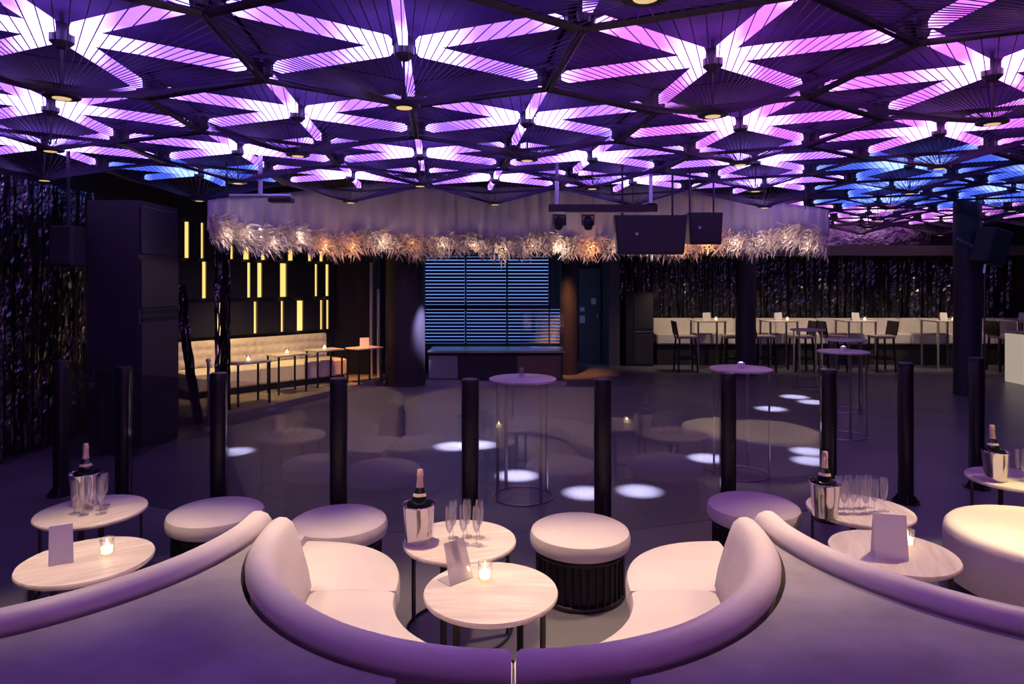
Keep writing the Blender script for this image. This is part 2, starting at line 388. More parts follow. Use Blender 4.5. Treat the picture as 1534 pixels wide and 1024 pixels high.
def sofa(center, left, label, group=None, a_end=269.6, rl=0.63):
    base = (center[0]-(0.82 if left else -0.82), center[1]-0.45, 0)
    d = (center[0]-base[0], center[1]-base[1], 0)
    t = thing('curved_sofa', label, 'sofa', base)
    if group: t['group'] = group
    parts = [('backrest', arc_body(MB(), back_sec, 176.2, a_end), 40),
             ('seat_cushion', arc_body(MB(), rrect(0.555,0.972,0.30,0.425,0.03,0.012), 179.6, a_end), 40),
             ('base', arc_body(MB(), rrect(0.575,0.96,0.03,0.295,0.012), 180.4, a_end-0.4), 40),
             ('end_cushion', lobe(0.30, 0.425, rl, 0.03, 0.012), 40),
             ('end_base', lobe(0.03, 0.295, rl-0.02, 0.012), 40)]
    for nm, mb, sm in parts:
        if not left: mb.mirror()
        obj(nm, mb.shift(d), 'leather', t, sm)
    pl = arc_body(MB(), [(0.62,0.0),(0.93,0.0),(0.93,0.029),(0.62,0.029)], 182, a_end-1)
    if not left: pl.mirror()
    obj('plinth', pl.shift(d), 'dark_metal', t, 0)
    return t
sofa(BC, True, 'cream curved sofa on the bucket side of the central candle table')
sofa(BC, False, 'cream curved sofa on the stool side of the central candle table')
sofa(BL, False, 'cream curved sofa in front of the table with the narrow grey menu card')
sofa(BR, True, 'cream curved sofa in front of the table with the wide white menu card', rl=0.48)

# ------------------------------------------------------------------ stools and ottoman
def stool():
    t = thing('cage_stool', 'x', 'stool', group='round cage stools')
    obj('cushion', MB().lathe([(0,0.285),(0.27,0.285),(0.298,0.30),(0.305,0.325),(0.305,0.355),(0.296,0.382),(0.27,0.397),(0.2,0.403),(0,0.405)], 48), 'leather', t, 40)
    m = MB()
    for k in range(34):
        a = 2*PI*k/34; m.bar((0.262*math.cos(a),0.262*math.sin(a),0.02),(0.262*math.cos(a),0.262*math.sin(a),0.27), 0.011)
    obj('cage', m, 'dark_metal', t, 0); obj('cage_shade', MB().lathe([(0.235,0.03),(0.24,0.03),(0.24,0.284),(0.235,0.284)], 40, closed=True), 'wall_black', t, 35)  # black inner drum stands in for the shade inside the cage
    obj('top_ring', MB().ring(0.262,0.014,0.27), 'dark_metal', t); obj('base_ring', MB().ring(0.262,0.014,0.014), 'dark_metal', t)
    return t
st0 = stool(); st0.location = (0.415, 4.08, 0)
st0['label'] = 'round cream stool on black cage, beside the central candle table, opposite the steel bucket'
for (x, y), lb in (((-1.95,4.40),'round cream stool on black cage next to the table with the narrow grey card'), ((-1.10,4.24),'round cream stool on black cage tucked behind the sofa on the bucket side'), ((1.635,4.52),'round cream stool on black cage next to the eight-flute bucket table')):
    dup(st0, (x,y,0), 0.05, lb)
t = thing('round_ottoman', 'large round fully upholstered cream ottoman lit yellow', 'ottoman', (3.22,4.02,0))
obj('body', MB().lathe([(0,0.05),(0.49,0.05),(0.525,0.07),(0.53,0.12),(0.53,0.33),(0.522,0.365),(0.50,0.388),(0.46,0.398),(0.3,0.404),(0,0.405)], 64), 'leather', t, 40)
obj('seam', MB().tube([(0.532*math.cos(a),0.532*math.sin(a),z) for a, z in ((-2.2,0.07),(-2.2,0.2),(-2.2,0.34))], 0.005, 6), 'leather', t)
obj('plinth', MB().lathe([(0,0.0),(0.42,0.0),(0.42,0.049),(0,0.049)], 40), 'dark_metal', t)

# ------------------------------------------------------------------ coffee tables
ZT = 0.485
def coffee():
    t = thing('coffee_table', 'x', 'table', group='round low stone-topped tables')
    obj('top', MB().lathe([(0,ZT-0.026),(0.296,ZT-0.026),(0.305,ZT-0.02),(0.308,ZT-0.008),(0.304,ZT),(0,ZT)], 56), 'stone_top', t, 40)
    for k in range(4):
        a = PI/4+0.25+k*PI/2; mb = MB().box(-0.006,0.006,-0.016,0.016,0.012,ZT-0.0265); obj('leg', mb, 'dark_metal', t, 0, (0.27*math.cos(a),0.27*math.sin(a),0), (0,0,a))
    obj('base_ring', MB().ring(0.285,0.008,0.008,48), 'dark_metal', t)
    return t
ct0 = coffee()
tabs = [((-0.097,3.06),'c_front'), ((-0.285,3.655),'c_rear'), ((-2.165,3.40),'l_front'), ((-2.60,4.13),'l_rear'), ((1.995,3.50),'r_front'), ((2.16,4.15),'r_rear'), ((3.62,4.80),'far')]
TAB = {}
for i, ((x,y), nm) in enumerate(tabs):
    if i == 0: ct0.location = (x,y,0); TAB[nm] = ct0
    else: TAB[nm] = dup(ct0, (x,y,0), 0.3*i)
TAB['c_front']['label'] = 'round stone-topped table with a candle and clear menu holder in the central sofa ring'
TAB['c_rear']['label'] = 'round stone-topped table with steel bucket and six flutes beside the central candle table'
TAB['l_front']['label'] = 'round stone-topped table with a narrow grey menu card and a small candle'
TAB['l_rear']['label'] = 'round stone-topped table with bucket and flutes behind the narrow grey menu card'
TAB['r_front']['label'] = 'round stone-topped table with a wide white menu card and a candle'
TAB['r_rear']['label'] = 'round stone-topped table with bucket and eight flutes behind the wide white menu card'
TAB['far']['label'] = 'round stone-topped table with bucket standing behind the large round ottoman'

# buckets, bottles, flutes
def bucket():
    t = thing('champagne_bucket', 'x', 'bucket', group='steel champagne buckets')
    obj('body', MB().lathe([(0,0),(0.066,0),(0.070,0.004),(0.078,0.10),(0.087,0.195),(0.091,0.203),(0.087,0.206),(0.083,0.198),(0.074,0.10),(0.066,0.01),(0,0.01)], 40), 'bucket_steel', t, 40)
    obj('rim_band', MB().ring(0.0895,0.0035,0.205,40,6), 'bucket_steel', t, 40)
    return t
def bottle():
    t = thing('champagne_bottle', 'x', 'bottle', group='champagne bottles in buckets')
    obj('glass_body', MB().lathe([(0,0),(0.041,0.0),(0.044,0.01),(0.044,0.15),(0.040,0.18),(0.030,0.21),(0.0205,0.235),(0,0.236)], 24), 'bottle_glass', t, 40)
    obj('foil', MB().lathe([(0.0212,0.225),(0.0185,0.25),(0.0165,0.285),(0.0165,0.292),(0.0185,0.296),(0.0185,0.306),(0.0165,0.312),(0.016,0.328),(0.012,0.333),(0,0.334)], 20), 'foil', t, 40)
    obj('label_band', MB().lathe([(0.0372,0.190),(0.0318,0.206),(0.0312,0.206),(0.0366,0.190)], 24, closed=True), 'bottle_label', t, 40)
    return t
def flute():
    t = thing('champagne_flute', 'x', 'glass', group='champagne flutes')
    obj('bowl', MB().lathe([(0.0035,0.062),(0.012,0.075),(0.020,0.10),(0.0235,0.14),(0.022,0.18),(0.020,0.205),(0.0193,0.205),(0.0213,0.18),(0.0227,0.14),(0.0193,0.10),(0.011,0.078),(0,0.068)], 20), 'glass_thin', t, 40)
    obj('stem', MB().lathe([(0.006,0.005),(0.0034,0.012),(0.003,0.06),(0.0035,0.064)], 10), 'glass_thin', t, 40)
    obj('foot', MB().lathe([(0,0),(0.030,0),(0.031,0.002),(0.010,0.004),(0.0,0.0055)], 20), 'glass_thin', t, 40)
    return t
b0 = bucket(); k0 = bottle(); f0 = flute()
bk = [((-0.505,3.63),'in the central sofa ring',0.2), ((-2.70,4.22),'behind the narrow grey menu card',0.9), ((1.885,4.02),'behind the wide white menu card',-0.4), ((3.45,4.76),'behind the large round ottoman',0.3)]
for i, ((x,y), wh, rz) in enumerate(bk):
    lb = 'polished steel champagne bucket on the table %s' % wh; lb2 = 'dark champagne bottle with copper foil in the bucket %s' % wh
    z = ZT
    if i == 0: b0.location = (x,y,z); b0.rotation_euler = (0,0,rz); b0['label'] = lb; o = k0; o['label'] = lb2
    else: dup(b0, (x,y,z), rz, lb); o = dup(k0, (0,0,0), 0, lb2)
    o.location = (x-0.004, y+0.012, z+0.052); o.rotation_euler = (-0.07, 0.03, rz)
fl = {'on the table in the central sofa ring': [(-0.335,3.58),(-0.262,3.60),(-0.19,3.585),(-0.325,3.68),(-0.25,3.70),(-0.18,3.685)],
      'on the table behind the narrow grey menu card': [(-2.66,4.06),(-2.59,4.03),(-2.50,4.06),(-2.625,4.13),(-2.54,4.13),(-2.57,4.21)],
      'on the table behind the wide white menu card': [(2.02,4.06),(2.085,4.07),(2.15,4.06),(2.215,4.08),(2.03,4.15),(2.095,4.16),(2.16,4.15),(2.225,4.17),(2.29,4.11)],
      'on the table behind the large round ottoman': [(3.62,4.72),(3.69,4.74),(3.65,4.82),(3.72,4.84)]}
first = True
for wh, pts in fl.items():
    for x, y in pts:
        lb = 'clear empty champagne flute '+wh; g = 'flutes '+wh
        if first: f0.location = (x,y,ZT); f0['label'] = lb; f0['group'] = g; first = False
        else: dup(f0, (x,y,ZT), random.random(), lb, g)

# candles and menu cards on the low tables
def candle(s_=1.0):
    t = thing('candle_glass', 'x', 'candle', group='candles in glasses')
    obj('tumbler', MB().lathe([(0,0),(0.028,0),(0.032,0.006),(0.035,0.085),(0.033,0.085),(0.030,0.010),(0,0.008)], 24), 'glass_thin', t, 40)
    w_ = obj('wax', MB().lathe([(0,0.0085),(0.027,0.0105),(0.028,0.04),(0.010,0.036),(0,0.036)], 20), 'wax', t, 40)
    obj('flame', MB().lathe([(0,0.037),(0.005,0.043),(0.006,0.05),(0.003,0.06),(0,0.068)], 10), 'flame', w_, 40)
    return t
c0 = candle()
def put_candle(x, y, z, label, first=[True]):
    if first[0]: c0.location = (x,y,z); c0['label'] = label; first[0] = False; o = c0
    else: o = dup(c0, (x,y,z), 0, label)
    return o
put_candle(-0.128, 3.17, ZT, 'lit candle in a clear tumbler beside the clear menu holder')
put_candle(-2.10, 3.46, ZT, 'lit candle in a clear tumbler beside the narrow grey menu card')
put_candle(2.12, 3.58, ZT, 'lit candle in a clear tumbler beside the wide white menu card')
def card(loc, rz, wd, ht, label, m='card_white', dp=0.05):
    t = thing('menu_card', label, 'menu', loc, rz)
    for s_ in (-1, 1):
        mb = MB().add([(-wd/2,s_*dp,0.001),(wd/2,s_*dp,0.001),(wd/2,s_*0.003,ht),(-wd/2,s_*0.003,ht),(-wd/2,s_*dp-s_*0.002,0.001),(wd/2,s_*dp-s_*0.002,0.001),(wd/2,s_*0.001,ht),(-wd/2,s_*0.001,ht)],
                     [(0,1,2,3),(7,6,5,4),(0,4,5,1),(1,5,6,2),(2,6,7,3),(3,7,4,0)])
        obj('leaf', mb, m, t, 0)
    return t
card((-2.27,3.36,ZT), 0.5, 0.10, 0.19, 'narrow grey folded menu card standing on a low stone table', dp=0.03)
card((1.945,3.44,ZT), -0.25, 0.155, 0.215, 'wide white folded menu card standing on a low stone table', dp=0.045)
t = thing('menu_holder', 'clear acrylic menu holder leaning beside the candle in the central sofa ring', 'menu', (-0.235,3.14,ZT), 0.75)
obj('pane', MB().add([(-0.07,0,0.001),(0.07,0,0.001),(0.06,0.06,0.18),(-0.06,0.06,0.18),(-0.07,0.003,0.001),(0.07,0.003,0.001),(0.06,0.063,0.18),(-0.06,0.063,0.18)],
    [(0,1,2,3),(7,6,5,4),(0,4,5,1),(1,5,6,2),(2,6,7,3),(3,7,4,0)]), 'acrylic', t, 0)
obj('foot', MB().add([(-0.07,0.0,0.0),(0.07,0.0,0.0),(0.07,0.10,0.0),(-0.07,0.10,0.0),(-0.07,0.0,0.003),(0.07,0.0,0.003),(0.07,0.10,0.003),(-0.07,0.10,0.003)],
    [(3,2,1,0),(4,5,6,7),(0,1,5,4),(1,2,6,5),(2,3,7,6),(3,0,4,7)]), 'acrylic', t, 0)
obj('insert', MB().add([(-0.02,0.0315,0.085),(0.02,0.0315,0.085),(0.018,0.061,0.175),(-0.018,0.061,0.175)],[(0,1,2,3)]), 'card_text', t, 0)

# ------------------------------------------------------------------ bollards with glass between them
def bollard():
    t = thing('bollard', 'x', 'bollard', group='black bollards of the glass barrier')
    obj('post', MB().lathe([(0,0.012),(0.062,0.012),(0.062,1.185),(0.058,1.197),(0.05,1.2),(0,1.2)], 28), 'bollard_black', t, 35)
    obj('cap', MB().lathe([(0.0635,1.165),(0.0635,1.188),(0.0622,1.188),(0.0622,1.165)], 28, closed=True), 'dark_metal', t, 35)
    obj('base_plate', MB().lathe([(0,0),(0.11,0),(0.11,0.011),(0,0.011)], 28), 'bollard_black', t, 35)
    for k in range(4):
        a = k*PI/2+0.4; c, s_ = math.cos(a), math.sin(a)
        mb = MB().add([(0.0622,-0.004,0.012),(0.104,-0.004,0.012),(0.0622,-0.004,0.07),(0.0622,0.004,0.012),(0.104,0.004,0.012),(0.0622,0.004,0.07)], [(0,1,2),(5,4,3),(0,3,4,1),(1,4,5,2),(2,5,3,0)]).rotz(a)
        obj('gusset', mb, 'bollard_black', t, 0)
    return t
BP = [(-4.02,5.95),(-3.20,5.50),(-2.25,5.12),(-1.257,4.84),(-0.30,4.80),(0.652,4.80),(1.655,5.12),(2.52,5.32),(3.39,5.75),(4.28,6.15)]
bo0 = bollard()
for i, (x, y) in enumerate(BP):
    if i == 0: bo0.location = (x,y,0); r_ = bo0
    else: r_ = dup(bo0, (x,y,0), 0.3*i)
    r_['label'] = 'slim black cylindrical bollard post holding the glass barrier' if i < 8 else 'slim black bollard post standing free past the last glass pane'
for i in range(7):
    a, b = Vector(BP[i]), Vector(BP[i+1]); d = (b-a).normalized(); n = Vector((-d.y, d.x))*0.005
    p, q = a+d*0.066, b-d*0.066
    g = obj('glass_barrier', MB().prism([(p.x-n.x,p.y-n.y),(q.x-n.x,q.y-n.y),(q.x+n.x,q.y+n.y),(p.x+n.x,p.y+n.y)], 0.085, 1.14), 'glass_panel', None, 0)
    tag(g, 'clear glass barrier screen standing between two black bollards', 'glass barrier', 'glass barrier panes')

# ------------------------------------------------------------------ high round tables
def high_table(R=0.295, Z=1.045):
    t = thing('high_table', 'x', 'table', group='round high tables')
    obj('top', MB().lathe([(0,Z-0.022),(R-0.008,Z-0.022),(R,Z-0.014),(R,Z-0.004),(R-0.006,Z),(0,Z)], 48), 'stone_top', t, 40)
    for k in range(4):
        a = k*PI/2+0.6; obj('leg', MB().box(-0.007,0.007,-0.014,0.014,0.014,Z-0.0225), 'steel', t, 0, ((R-0.03)*math.cos(a),(R-0.03)*math.sin(a),0), (0,0,a))
    obj('base_ring', MB().ring(R-0.03,0.007,0.0075,48), 'steel', t)
    return t
ht0 = high_table()
HT = [((0.095,5.90),'round high table standing behind the glass near the large dark column'), ((2.257,6.58),'round high table with a white tealight cube behind the glass'),
      ((4.07,8.20),'round high table with a tealight, closer to the bollards than its two neighbours'), ((4.92,9.83),'round high table between two other high tables before the bench'), ((5.27,11.9),'round high table nearest the long white bench stools')]
for i, ((x,y), lb) in enumerate(HT):
    if i == 0: ht0.location = (x,y,0); ht0['label'] = lb
    else: dup(ht0, (x,y,0), 0.4*i, lb)
def tealight(loc, label):
    t = thing('tealight', label, 'candle', loc, 0.2)
    obj('cube', MB().rbox(-0.028,0.028,-0.028,0.028,0,0.055,0.004), 'card_white', t, 0)
    obj('wax', MB().lathe([(0,0.0555),(0.018,0.0555),(0.018,0.060),(0,0.062)], 12), 'wax', t)
tealight((2.257,6.58,1.045), 'white tealight cube on a high table behind the glass')
tealight((4.07,8.2,1.045), 'white tealight cube on the high table before its two neighbours')
t = thing('glass_vase', 'small clear glass vase on the purple-lit high table', 'vase', (0.085,5.92,1.045))
obj('body', MB().lathe([(0,0),(0.025,0),(0.022,0.03),(0.014,0.06),(0.02,0.09),(0.018,0.09),(0.011,0.06),(0.018,0.03),(0,0.01)], 16), 'glass_thin', t, 40)

# ------------------------------------------------------------------ tall bar tables, stools, bench, curtain on the right
t = thing('long_bench', 'long white upholstered bench with dark plinth along the sequin curtain', 'bench', (6.6,15.45,0))
x0, x1 = -3.33, 5.3
nseg = 9
for k in range(nseg):
    a = x0+(x1-x0)*k/nseg; b = x0+(x1-x0)*(k+1)/nseg
    obj('back_cushion', MB().rbox(a+0.004,b-0.004,0.10,0.26,0.60,1.04,0.03), 'leather', t, 40)
    obj('seat_cushion', MB().rbox(a+0.004,b-0.004,-0.38,0.095,0.47,0.72,0.03), 'leather', t, 40)
obj('plinth', MB().box(x0+0.02,x1-0.02,-0.30,0.24,0,0.465), 'wall_black', t, 0)
def bar_table():
    t = thing('bar_table', 'x', 'table', group='bar tables along the white bench')
    Z = 1.045
    obj('top', MB().rbox(-0.33,0.33,-0.33,0.33,Z-0.03,Z,0.008), 'stone_top', t, 0)
    for sx in (-1,1):
        for sy in (-1,1): obj('leg', MB().box(sx*0.29-0.018,sx*0.29+0.018,sy*0.29-0.018,sy*0.29+0.018,0,Z-0.0305), 'steel', t, 0)
    return t
bt0 = bar_table()
BT = [1060, 1166, 1281, 1412, 1530]
for i, px in enumerate(BT):
    Y = 14.70; X = (px-767)/1000*Y
    lb = ['tall square bar table before the bench beside the black speaker stack','tall square bar table just past the slim column by the bench','tall square bar table in the middle of the long bench','tall square bar table beside the thick speaker column','tall square bar table beyond the speaker column near the counter'][i]
    sh = ['bar table by the black speaker stack','bar table just past the slim column','bar table in the middle of the long bench','bar table beside the thick speaker column','bar table beyond the speaker column'][i]
    if i == 0: bt0.location = (X,Y,0); bt0['label'] = lb
    else: dup(bt0, (X,Y,0), 0, lb)
    card((X-0.05,Y-0.1,1.045), 0.1, 0.17, 0.17, 'white menu card on the '+sh, dp=0.03)
    put_candle(X+0.15, Y-0.12, 1.045, 'lit candle glass on the '+sh)
def bar_stool():
    t = thing('bar_stool', 'x', 'bar stool', group='black bar stools by the bench')
    for sx in (-1,1):
        for sy in (-1,1):
            obj('leg', MB().bar((sx*0.20,sy*0.20,0.0),(sx*0.165,sy*0.165,0.70),0.032), 'dark_metal', t, 0)
    obj('seat', MB().rbox(-0.20,0.20,-0.20,0.20,0.702,0.76,0.012), 'wood_seat', t, 0)
    obj('backrest', MB().add([(-0.22,-0.2,0.77),(-0.22,0.2,0.77),(-0.27,0.2,1.06),(-0.27,-0.2,1.06),(-0.195,-0.2,0.77),(-0.195,0.2,0.77),(-0.245,0.2,1.06),(-0.245,-0.2,1.06)],
        [(0,3,2,1),(4,5,6,7),(0,1,5,4),(1,2,6,5),(2,3,7,6),(3,0,4,7)]), 'dark_metal', t, 0)
    obj('back_post', MB().bar((-0.185,-0.15,0.69),(-0.205,-0.15,0.80),0.025).bar((-0.185,0.15,0.69),(-0.205,0.15,0.80),0.025), 'dark_metal', t, 0)
    m = MB()
    for s_ in (-1,1): m.bar((-0.185,s_*0.185,0.28),(0.185,s_*0.185,0.28),0.022).bar((s_*0.185,-0.185,0.28),(s_*0.185,0.185,0.28),0.022)
    obj('footrest', m, 'dark_metal', t, 0)
    return t
bs0 = bar_stool()
BS = [(1027,14.1,0.0),(1097,14.13,PI),(1143,14.1,0.0),(1200,14.1,PI),(1248,14.1,0.0),(1320,14.1,PI),(1502,14.1,0.0)]
for i, (px, Y, rz) in enumerate(BS):
    X = (px-767)/1000*Y
    lb = ['black bar stool beside the black speaker stack','black bar stool partly behind the slim column by the bench','black bar stool just past the slim column','black bar stool behind the farthest round high table','black bar stool between the middle bar table and the round high tables','black bar stool on the open stretch of bench','black bar stool beyond the speaker column'][i]
    if i == 0: bs0.location = (X,Y,0); bs0.rotation_euler = (0,0,rz); bs0['label'] = lb
    else: dup(bs0, (X,Y,0), rz, lb)
def strands(x0, x1, y, z0, z1, n, wd, along='x', seg=0.05, jit=0.04, xfun=None):
    m = MB(); ns = max(4, int((z1-z0)/seg))
    for k in range(n):
        u = x0+(x1-x0)*(k+random.random()*0.8)/n; v = y+random.uniform(-jit, jit); ww = wd*random.uniform(0.5,1.3)
        vs = []; tw = random.uniform(-0.5,0.5); zb = z0+random.uniform(0,0.02)
        for s_ in range(ns+1):
            tw += random.uniform(-0.42,0.42); tw *= 0.9
            c, q = math.cos(tw)*ww/2, math.sin(tw)*ww/2
            z = zb+(z1-zb)*s_/ns; off = 0.006*math.sin(s_*0.7+k)
            du, dv = (xfun(s_/ns) if xfun else (0,0))
            if along == 'x': vs += [(u-c+off+du, v-q+dv, z),(u+c+off+du, v+q+dv, z)]
            else: vs += [(v-q+dv, u-c+off+du, z),(v+q+dv, u+c+off+du, z)]
        m.add(vs, [(2*s_,2*s_+1,2*s_+3,2*s_+2) for s_ in range(ns)])
    return m
o = obj('sequin_curtain', strands(2.45, 11.9, 15.88, 0.03, 2.50, 190, 0.05, seg=0.06), 'sequin', None, 0); tag(o, 'black sequin strand curtain hanging along the wall behind the white bench', 'curtain', kind='stuff')
o = obj('sequin_curtain', strands(5.6, 8.4, -5.28, 0.03, 3.0, 110, 0.035, 'y', 0.035, 0.05), 'sequin', None, 0); tag(o, 'black sequin strand curtain hanging beside the tall dark equipment cabinet', 'curtain', kind='stuff')
o = obj('sequin_drape', strands(-4.02, -3.86, 9.15, 0.12, 2.75, 22, 0.03, 'x', 0.04, 0.12), 'sequin', None, 0); tag(o, 'narrow bundle of black sequin strands at the lit alcove opening', 'curtain', kind='stuff')
o = obj('sequin_drape', strands(-4.36, -4.30, 8.75, 0.03, 1.85, 14, 0.035, 'x', 0.04, 0.06, lambda s_: (0.22*(1-s_)**1.5, 0)), 'sequin', None, 0); tag(o, 'tied-back slanting sequin strands beside the tall dark equipment cabinet', 'curtain', kind='stuff')
t = thing('speaker_stack', 'black floor speaker stack at the end of the white bench', 'speaker', (2.86,15.2,0))
obj('lower_cabinet', MB().rbox(-0.31,0.31,-0.25,0.25,0,0.78,0.01), 'speaker', t, 0); obj('upper_cabinet', MB().rbox(-0.31,0.31,-0.25,0.25,0.79,1.64,0.01), 'speaker', t, 0)
obj('grille', MB().box(-0.12,0.29,-0.262,-0.251,0.84,1.58), 'wall_dark', t, 0); obj('grille', MB().box(-0.12,0.29,-0.262,-0.251,0.05,0.73), 'wall_dark', t, 0)
obj('edge_strip', MB().box(-0.12,0.31,-0.27,-0.2515,0.755,0.785), 'steel', t, 0)
# posters in the dark passage
for (px, py, wpx, hpx) in ((872,463,7,6),(872,478,8,11),(889,451,7,9)):
    p = at(px, py, 16.15); o = obj('notice', MB().box(p.x-wpx*0.008,p.x+wpx*0.008,16.11 if p.x > 1.6 else 16.18,16.119 if p.x > 1.6 else 16.199,p.z-hpx*0.008,p.z+hpx*0.008), 'card_white', None, 0)
    tag(o, 'small pale notice on the dark passage wall', 'notice', 'notices in the passage')
# lit counter at the right end
t = thing('bar_counter', 'pale lit bar counter at the edge of the seating', 'counter', (9.75,12.3,0))
obj('body', MB().rbox(-0.38,0.5,-0.3,0.4,0.0,0.92,0.01), 'white_panel', t, 0); obj('worktop', MB().rbox(-0.42,0.55,-0.34,0.44,0.921,0.96,0.008), 'stone_top', t, 0)
obj('foot_rail', MB().tube([(-0.48,-0.42,0.24),(0.5,-0.42,0.24)],0.018,8).tube([(-0.3,-0.42,0.24),(-0.3,-0.301,0.24)],0.012,6), 'steel', t)

# ------------------------------------------------------------------ stage: LED blind wall, booth
t = thing('led_blind_wall', 'blue glowing wall of horizontal slats behind the stage booth', 'light wall', (-0.53,14.2,0))
for c_ in range(3):
    a = (637+62*c_-767)/1000*14.2+0.53; b = (637+62*c_+59-767)/1000*14.2+0.53
    if c_ == 2: b += 0.02
    for (z0, z1, nsl) in ((1.40,2.42,14),(0.58,1.30,10)):
        bb = b + (0.26 if c_ == 2 and z1 < 1.4 else 0)
        obj('light_panel', MB().box(a,bb,0.03,0.06,z0,z1), 'screen_blue', t, 0)
        pitch = (z1-z0)/nsl
        for s_ in range(nsl):
            z = z0+pitch*(s_+0.5); obj('slat', MB().add([(a,-0.03,z-0.36*pitch),(bb,-0.03,z-0.36*pitch),(bb,0.005,z+0.40*pitch),(a,0.005,z+0.40*pitch),(a,-0.025,z-0.38*pitch),(bb,-0.025,z-0.38*pitch),(bb,0.01,z+0.38*pitch),(a,0.01,z+0.38*pitch)],
                [(0,1,2,3),(7,6,5,4),(0,4,5,1),(1,5,6,2),(2,6,7,3),(3,7,4,0)]), 'slat', t, 0)
    obj('mullion', MB().box(b+0.005,b+0.035,-0.05,0.06,0.5,2.46), 'wall_black', t, 0)
obj('cross_rail', MB().box(-1.32,1.35,-0.05,0.06,1.305,1.395), 'wall_black', t, 0)
obj('base', MB().box(-1.32,1.6,-0.10,0.10,0,0.50), 'wall_black', t, 0)
t = thing('stage_booth', 'low performer booth with grey, black and brown front panels before the blue slats', 'booth', (-0.30,12.75,0))
obj('body', MB().box(-1.27,1.25,-0.2,0.5,0,0.56), 'wall_black', t, 0)
obj('front_panel', MB().box(-1.26,-0.72,-0.23,-0.202,0.08,0.50), 'booth_grey', t, 0); obj('front_panel', MB().box(-0.70,0.38,-0.23,-0.202,0.08,0.50), 'wall_black', t, 0)
obj('front_panel', MB().box(0.40,1.22,-0.23,-0.202,0.08,0.50), 'booth_brown', t, 0)
obj('worktop', MB().rbox(-1.28,1.30,-0.30,0.55,0.562,0.60,0.006), 'steel', t, 0)
obj('step', MB().box(-1.28,1.30,-0.5,-0.235,0,0.07), 'steel', t, 0)
g = obj('glass_screen', MB().box(0.15,0.98,12.62,12.635,0.602,1.48), 'glass_panel', None, 0); tag(g, 'clear glass screen standing on the stage booth worktop', 'glass screen')
for px, lb in ((556,'pale slim vertical light pole by the dark stage wall'),(567,'pale slim vertical light pole beside the thick dark column')):
    p = at(px, 500, 12.6); o = thing('light_pole', lb, 'pole', (p.x,12.6,0.0))
    obj('pole', MB().tube([(0,0,0.02),(0,0,2.25 if px == 556 else 1.75)],0.03,10), 'pole_white', o); obj('foot', MB().lathe([(0,0),(0.06,0),(0.06,0.019),(0,0.019)],20), 'dark_metal', o)

# ------------------------------------------------------------------ alcove bench and small tables
t = thing('tufted_bench', 'long cream tufted bench under the amber light strips', 'bench', tuple(A0+AD*1.6+AN*0.5+Vector((0,0,0.1))))
org = t.location.copy()
def wl(t_, d, z): p = wall_pt(t_, d, z); return (p[0]-org.x, p[1]-org.y, z-0.1)
def wbox(t0, t1, d0, d1, z0, z1, b=0.02):
    def rg(z, i): return [wl(t0+i,d0+i,z), wl(t0+i,d1-i,z), wl(t1-i,d1-i,z), wl(t1-i,d0+i,z)]
    return MB().sweep([rg(z0,b), rg(z0+b,0), rg(z1-b,0), rg(z1,b)])
TL = L-0.25
obj('base', wbox(0.1, TL, 0.12, 0.78, 0.101, 0.20, 0.002), 'wall_black', t, 0)
nb = 5
for k in range(nb):
    a = 0.1+(TL-0.1)*k/nb; b = 0.1+(TL-0.1)*(k+1)/nb
    obj('seat_cushion', wbox(a+0.003, b-0.003, 0.25, 0.86, 0.205, 0.50, 0.03), 'leather', t, 40)
# tufted back: a padded surface with button dimples
m = MB(); nu, nv = 120, 18; vs = []
for i in range(nu+1):
    for j_ in range(nv+1):
        u = 0.1+(TL-0.1)*i/nu; z = 0.50+0.42*j_/nv
        dd = 0.20 + 0.025*abs(math.sin(u*PI/0.15+ (PI/2 if 0 else 0)))*abs(math.sin((z-0.5)*PI/0.14)) - 0.02*(j_/nv)
        vs.append(wl(u, dd, z))
m.add(vs, [(i*(nv+1)+j_, (i+1)*(nv+1)+j_, (i+1)*(nv+1)+j_+1, i*(nv+1)+j_+1) for i in range(nu) for j_ in range(nv)])
obj('tufted_back', m, 'leather', t, 60); obj('back_frame', wbox(0.1, TL, 0.10, 0.175, 0.21, 0.925, 0.01), 'leather', t, 0)
for k, (px, py) in enumerate(((372,541),(430,530),(486,523),(546,519))):
    tt = on_wall(px)-0.0; p = at(px, py, 1)
    tz = 0.72; Y = (H-tz)/(py-421)*1000; X = (px-767)/1000*Y
    Y = min(Y, 11.9); X = (px-767)/1000*Y
    ft = 0.1 if k < 4 else 0
    s_ = thing('bistro_table', ['small square table before the tufted bench, next to the sequin bundle','small square table before the tufted bench, second from the sequin bundle','small square table before the tufted bench, third from the sequin bundle','small square table with a white card at the far end of the tufted bench'][k], 'table', (X,Y,ft), math.atan2(AD.y,AD.x), 'small tables before the tufted bench')
    obj('top', MB().rbox(-0.27,0.27,-0.2,0.2,0.60,0.625,0.005), 'stone_top', s_, 0)
    for sx in (-1,1):
        for sy in (-1,1): obj('leg', MB().box(sx*0.24-0.012,sx*0.24+0.012,sy*0.17-0.012,sy*0.17+0.012,0,0.5995), 'dark_metal', s_, 0)
    if k == 3: card((X,Y,ft+0.625), 0.3, 0.16, 0.17, 'white menu card on the table at the far end of the tufted bench', dp=0.03)
    else: put_candle(X, Y, ft+0.625, 'lit candle glass on the small table %s the sequin bundle' % ['next to','second from','third from'][k])

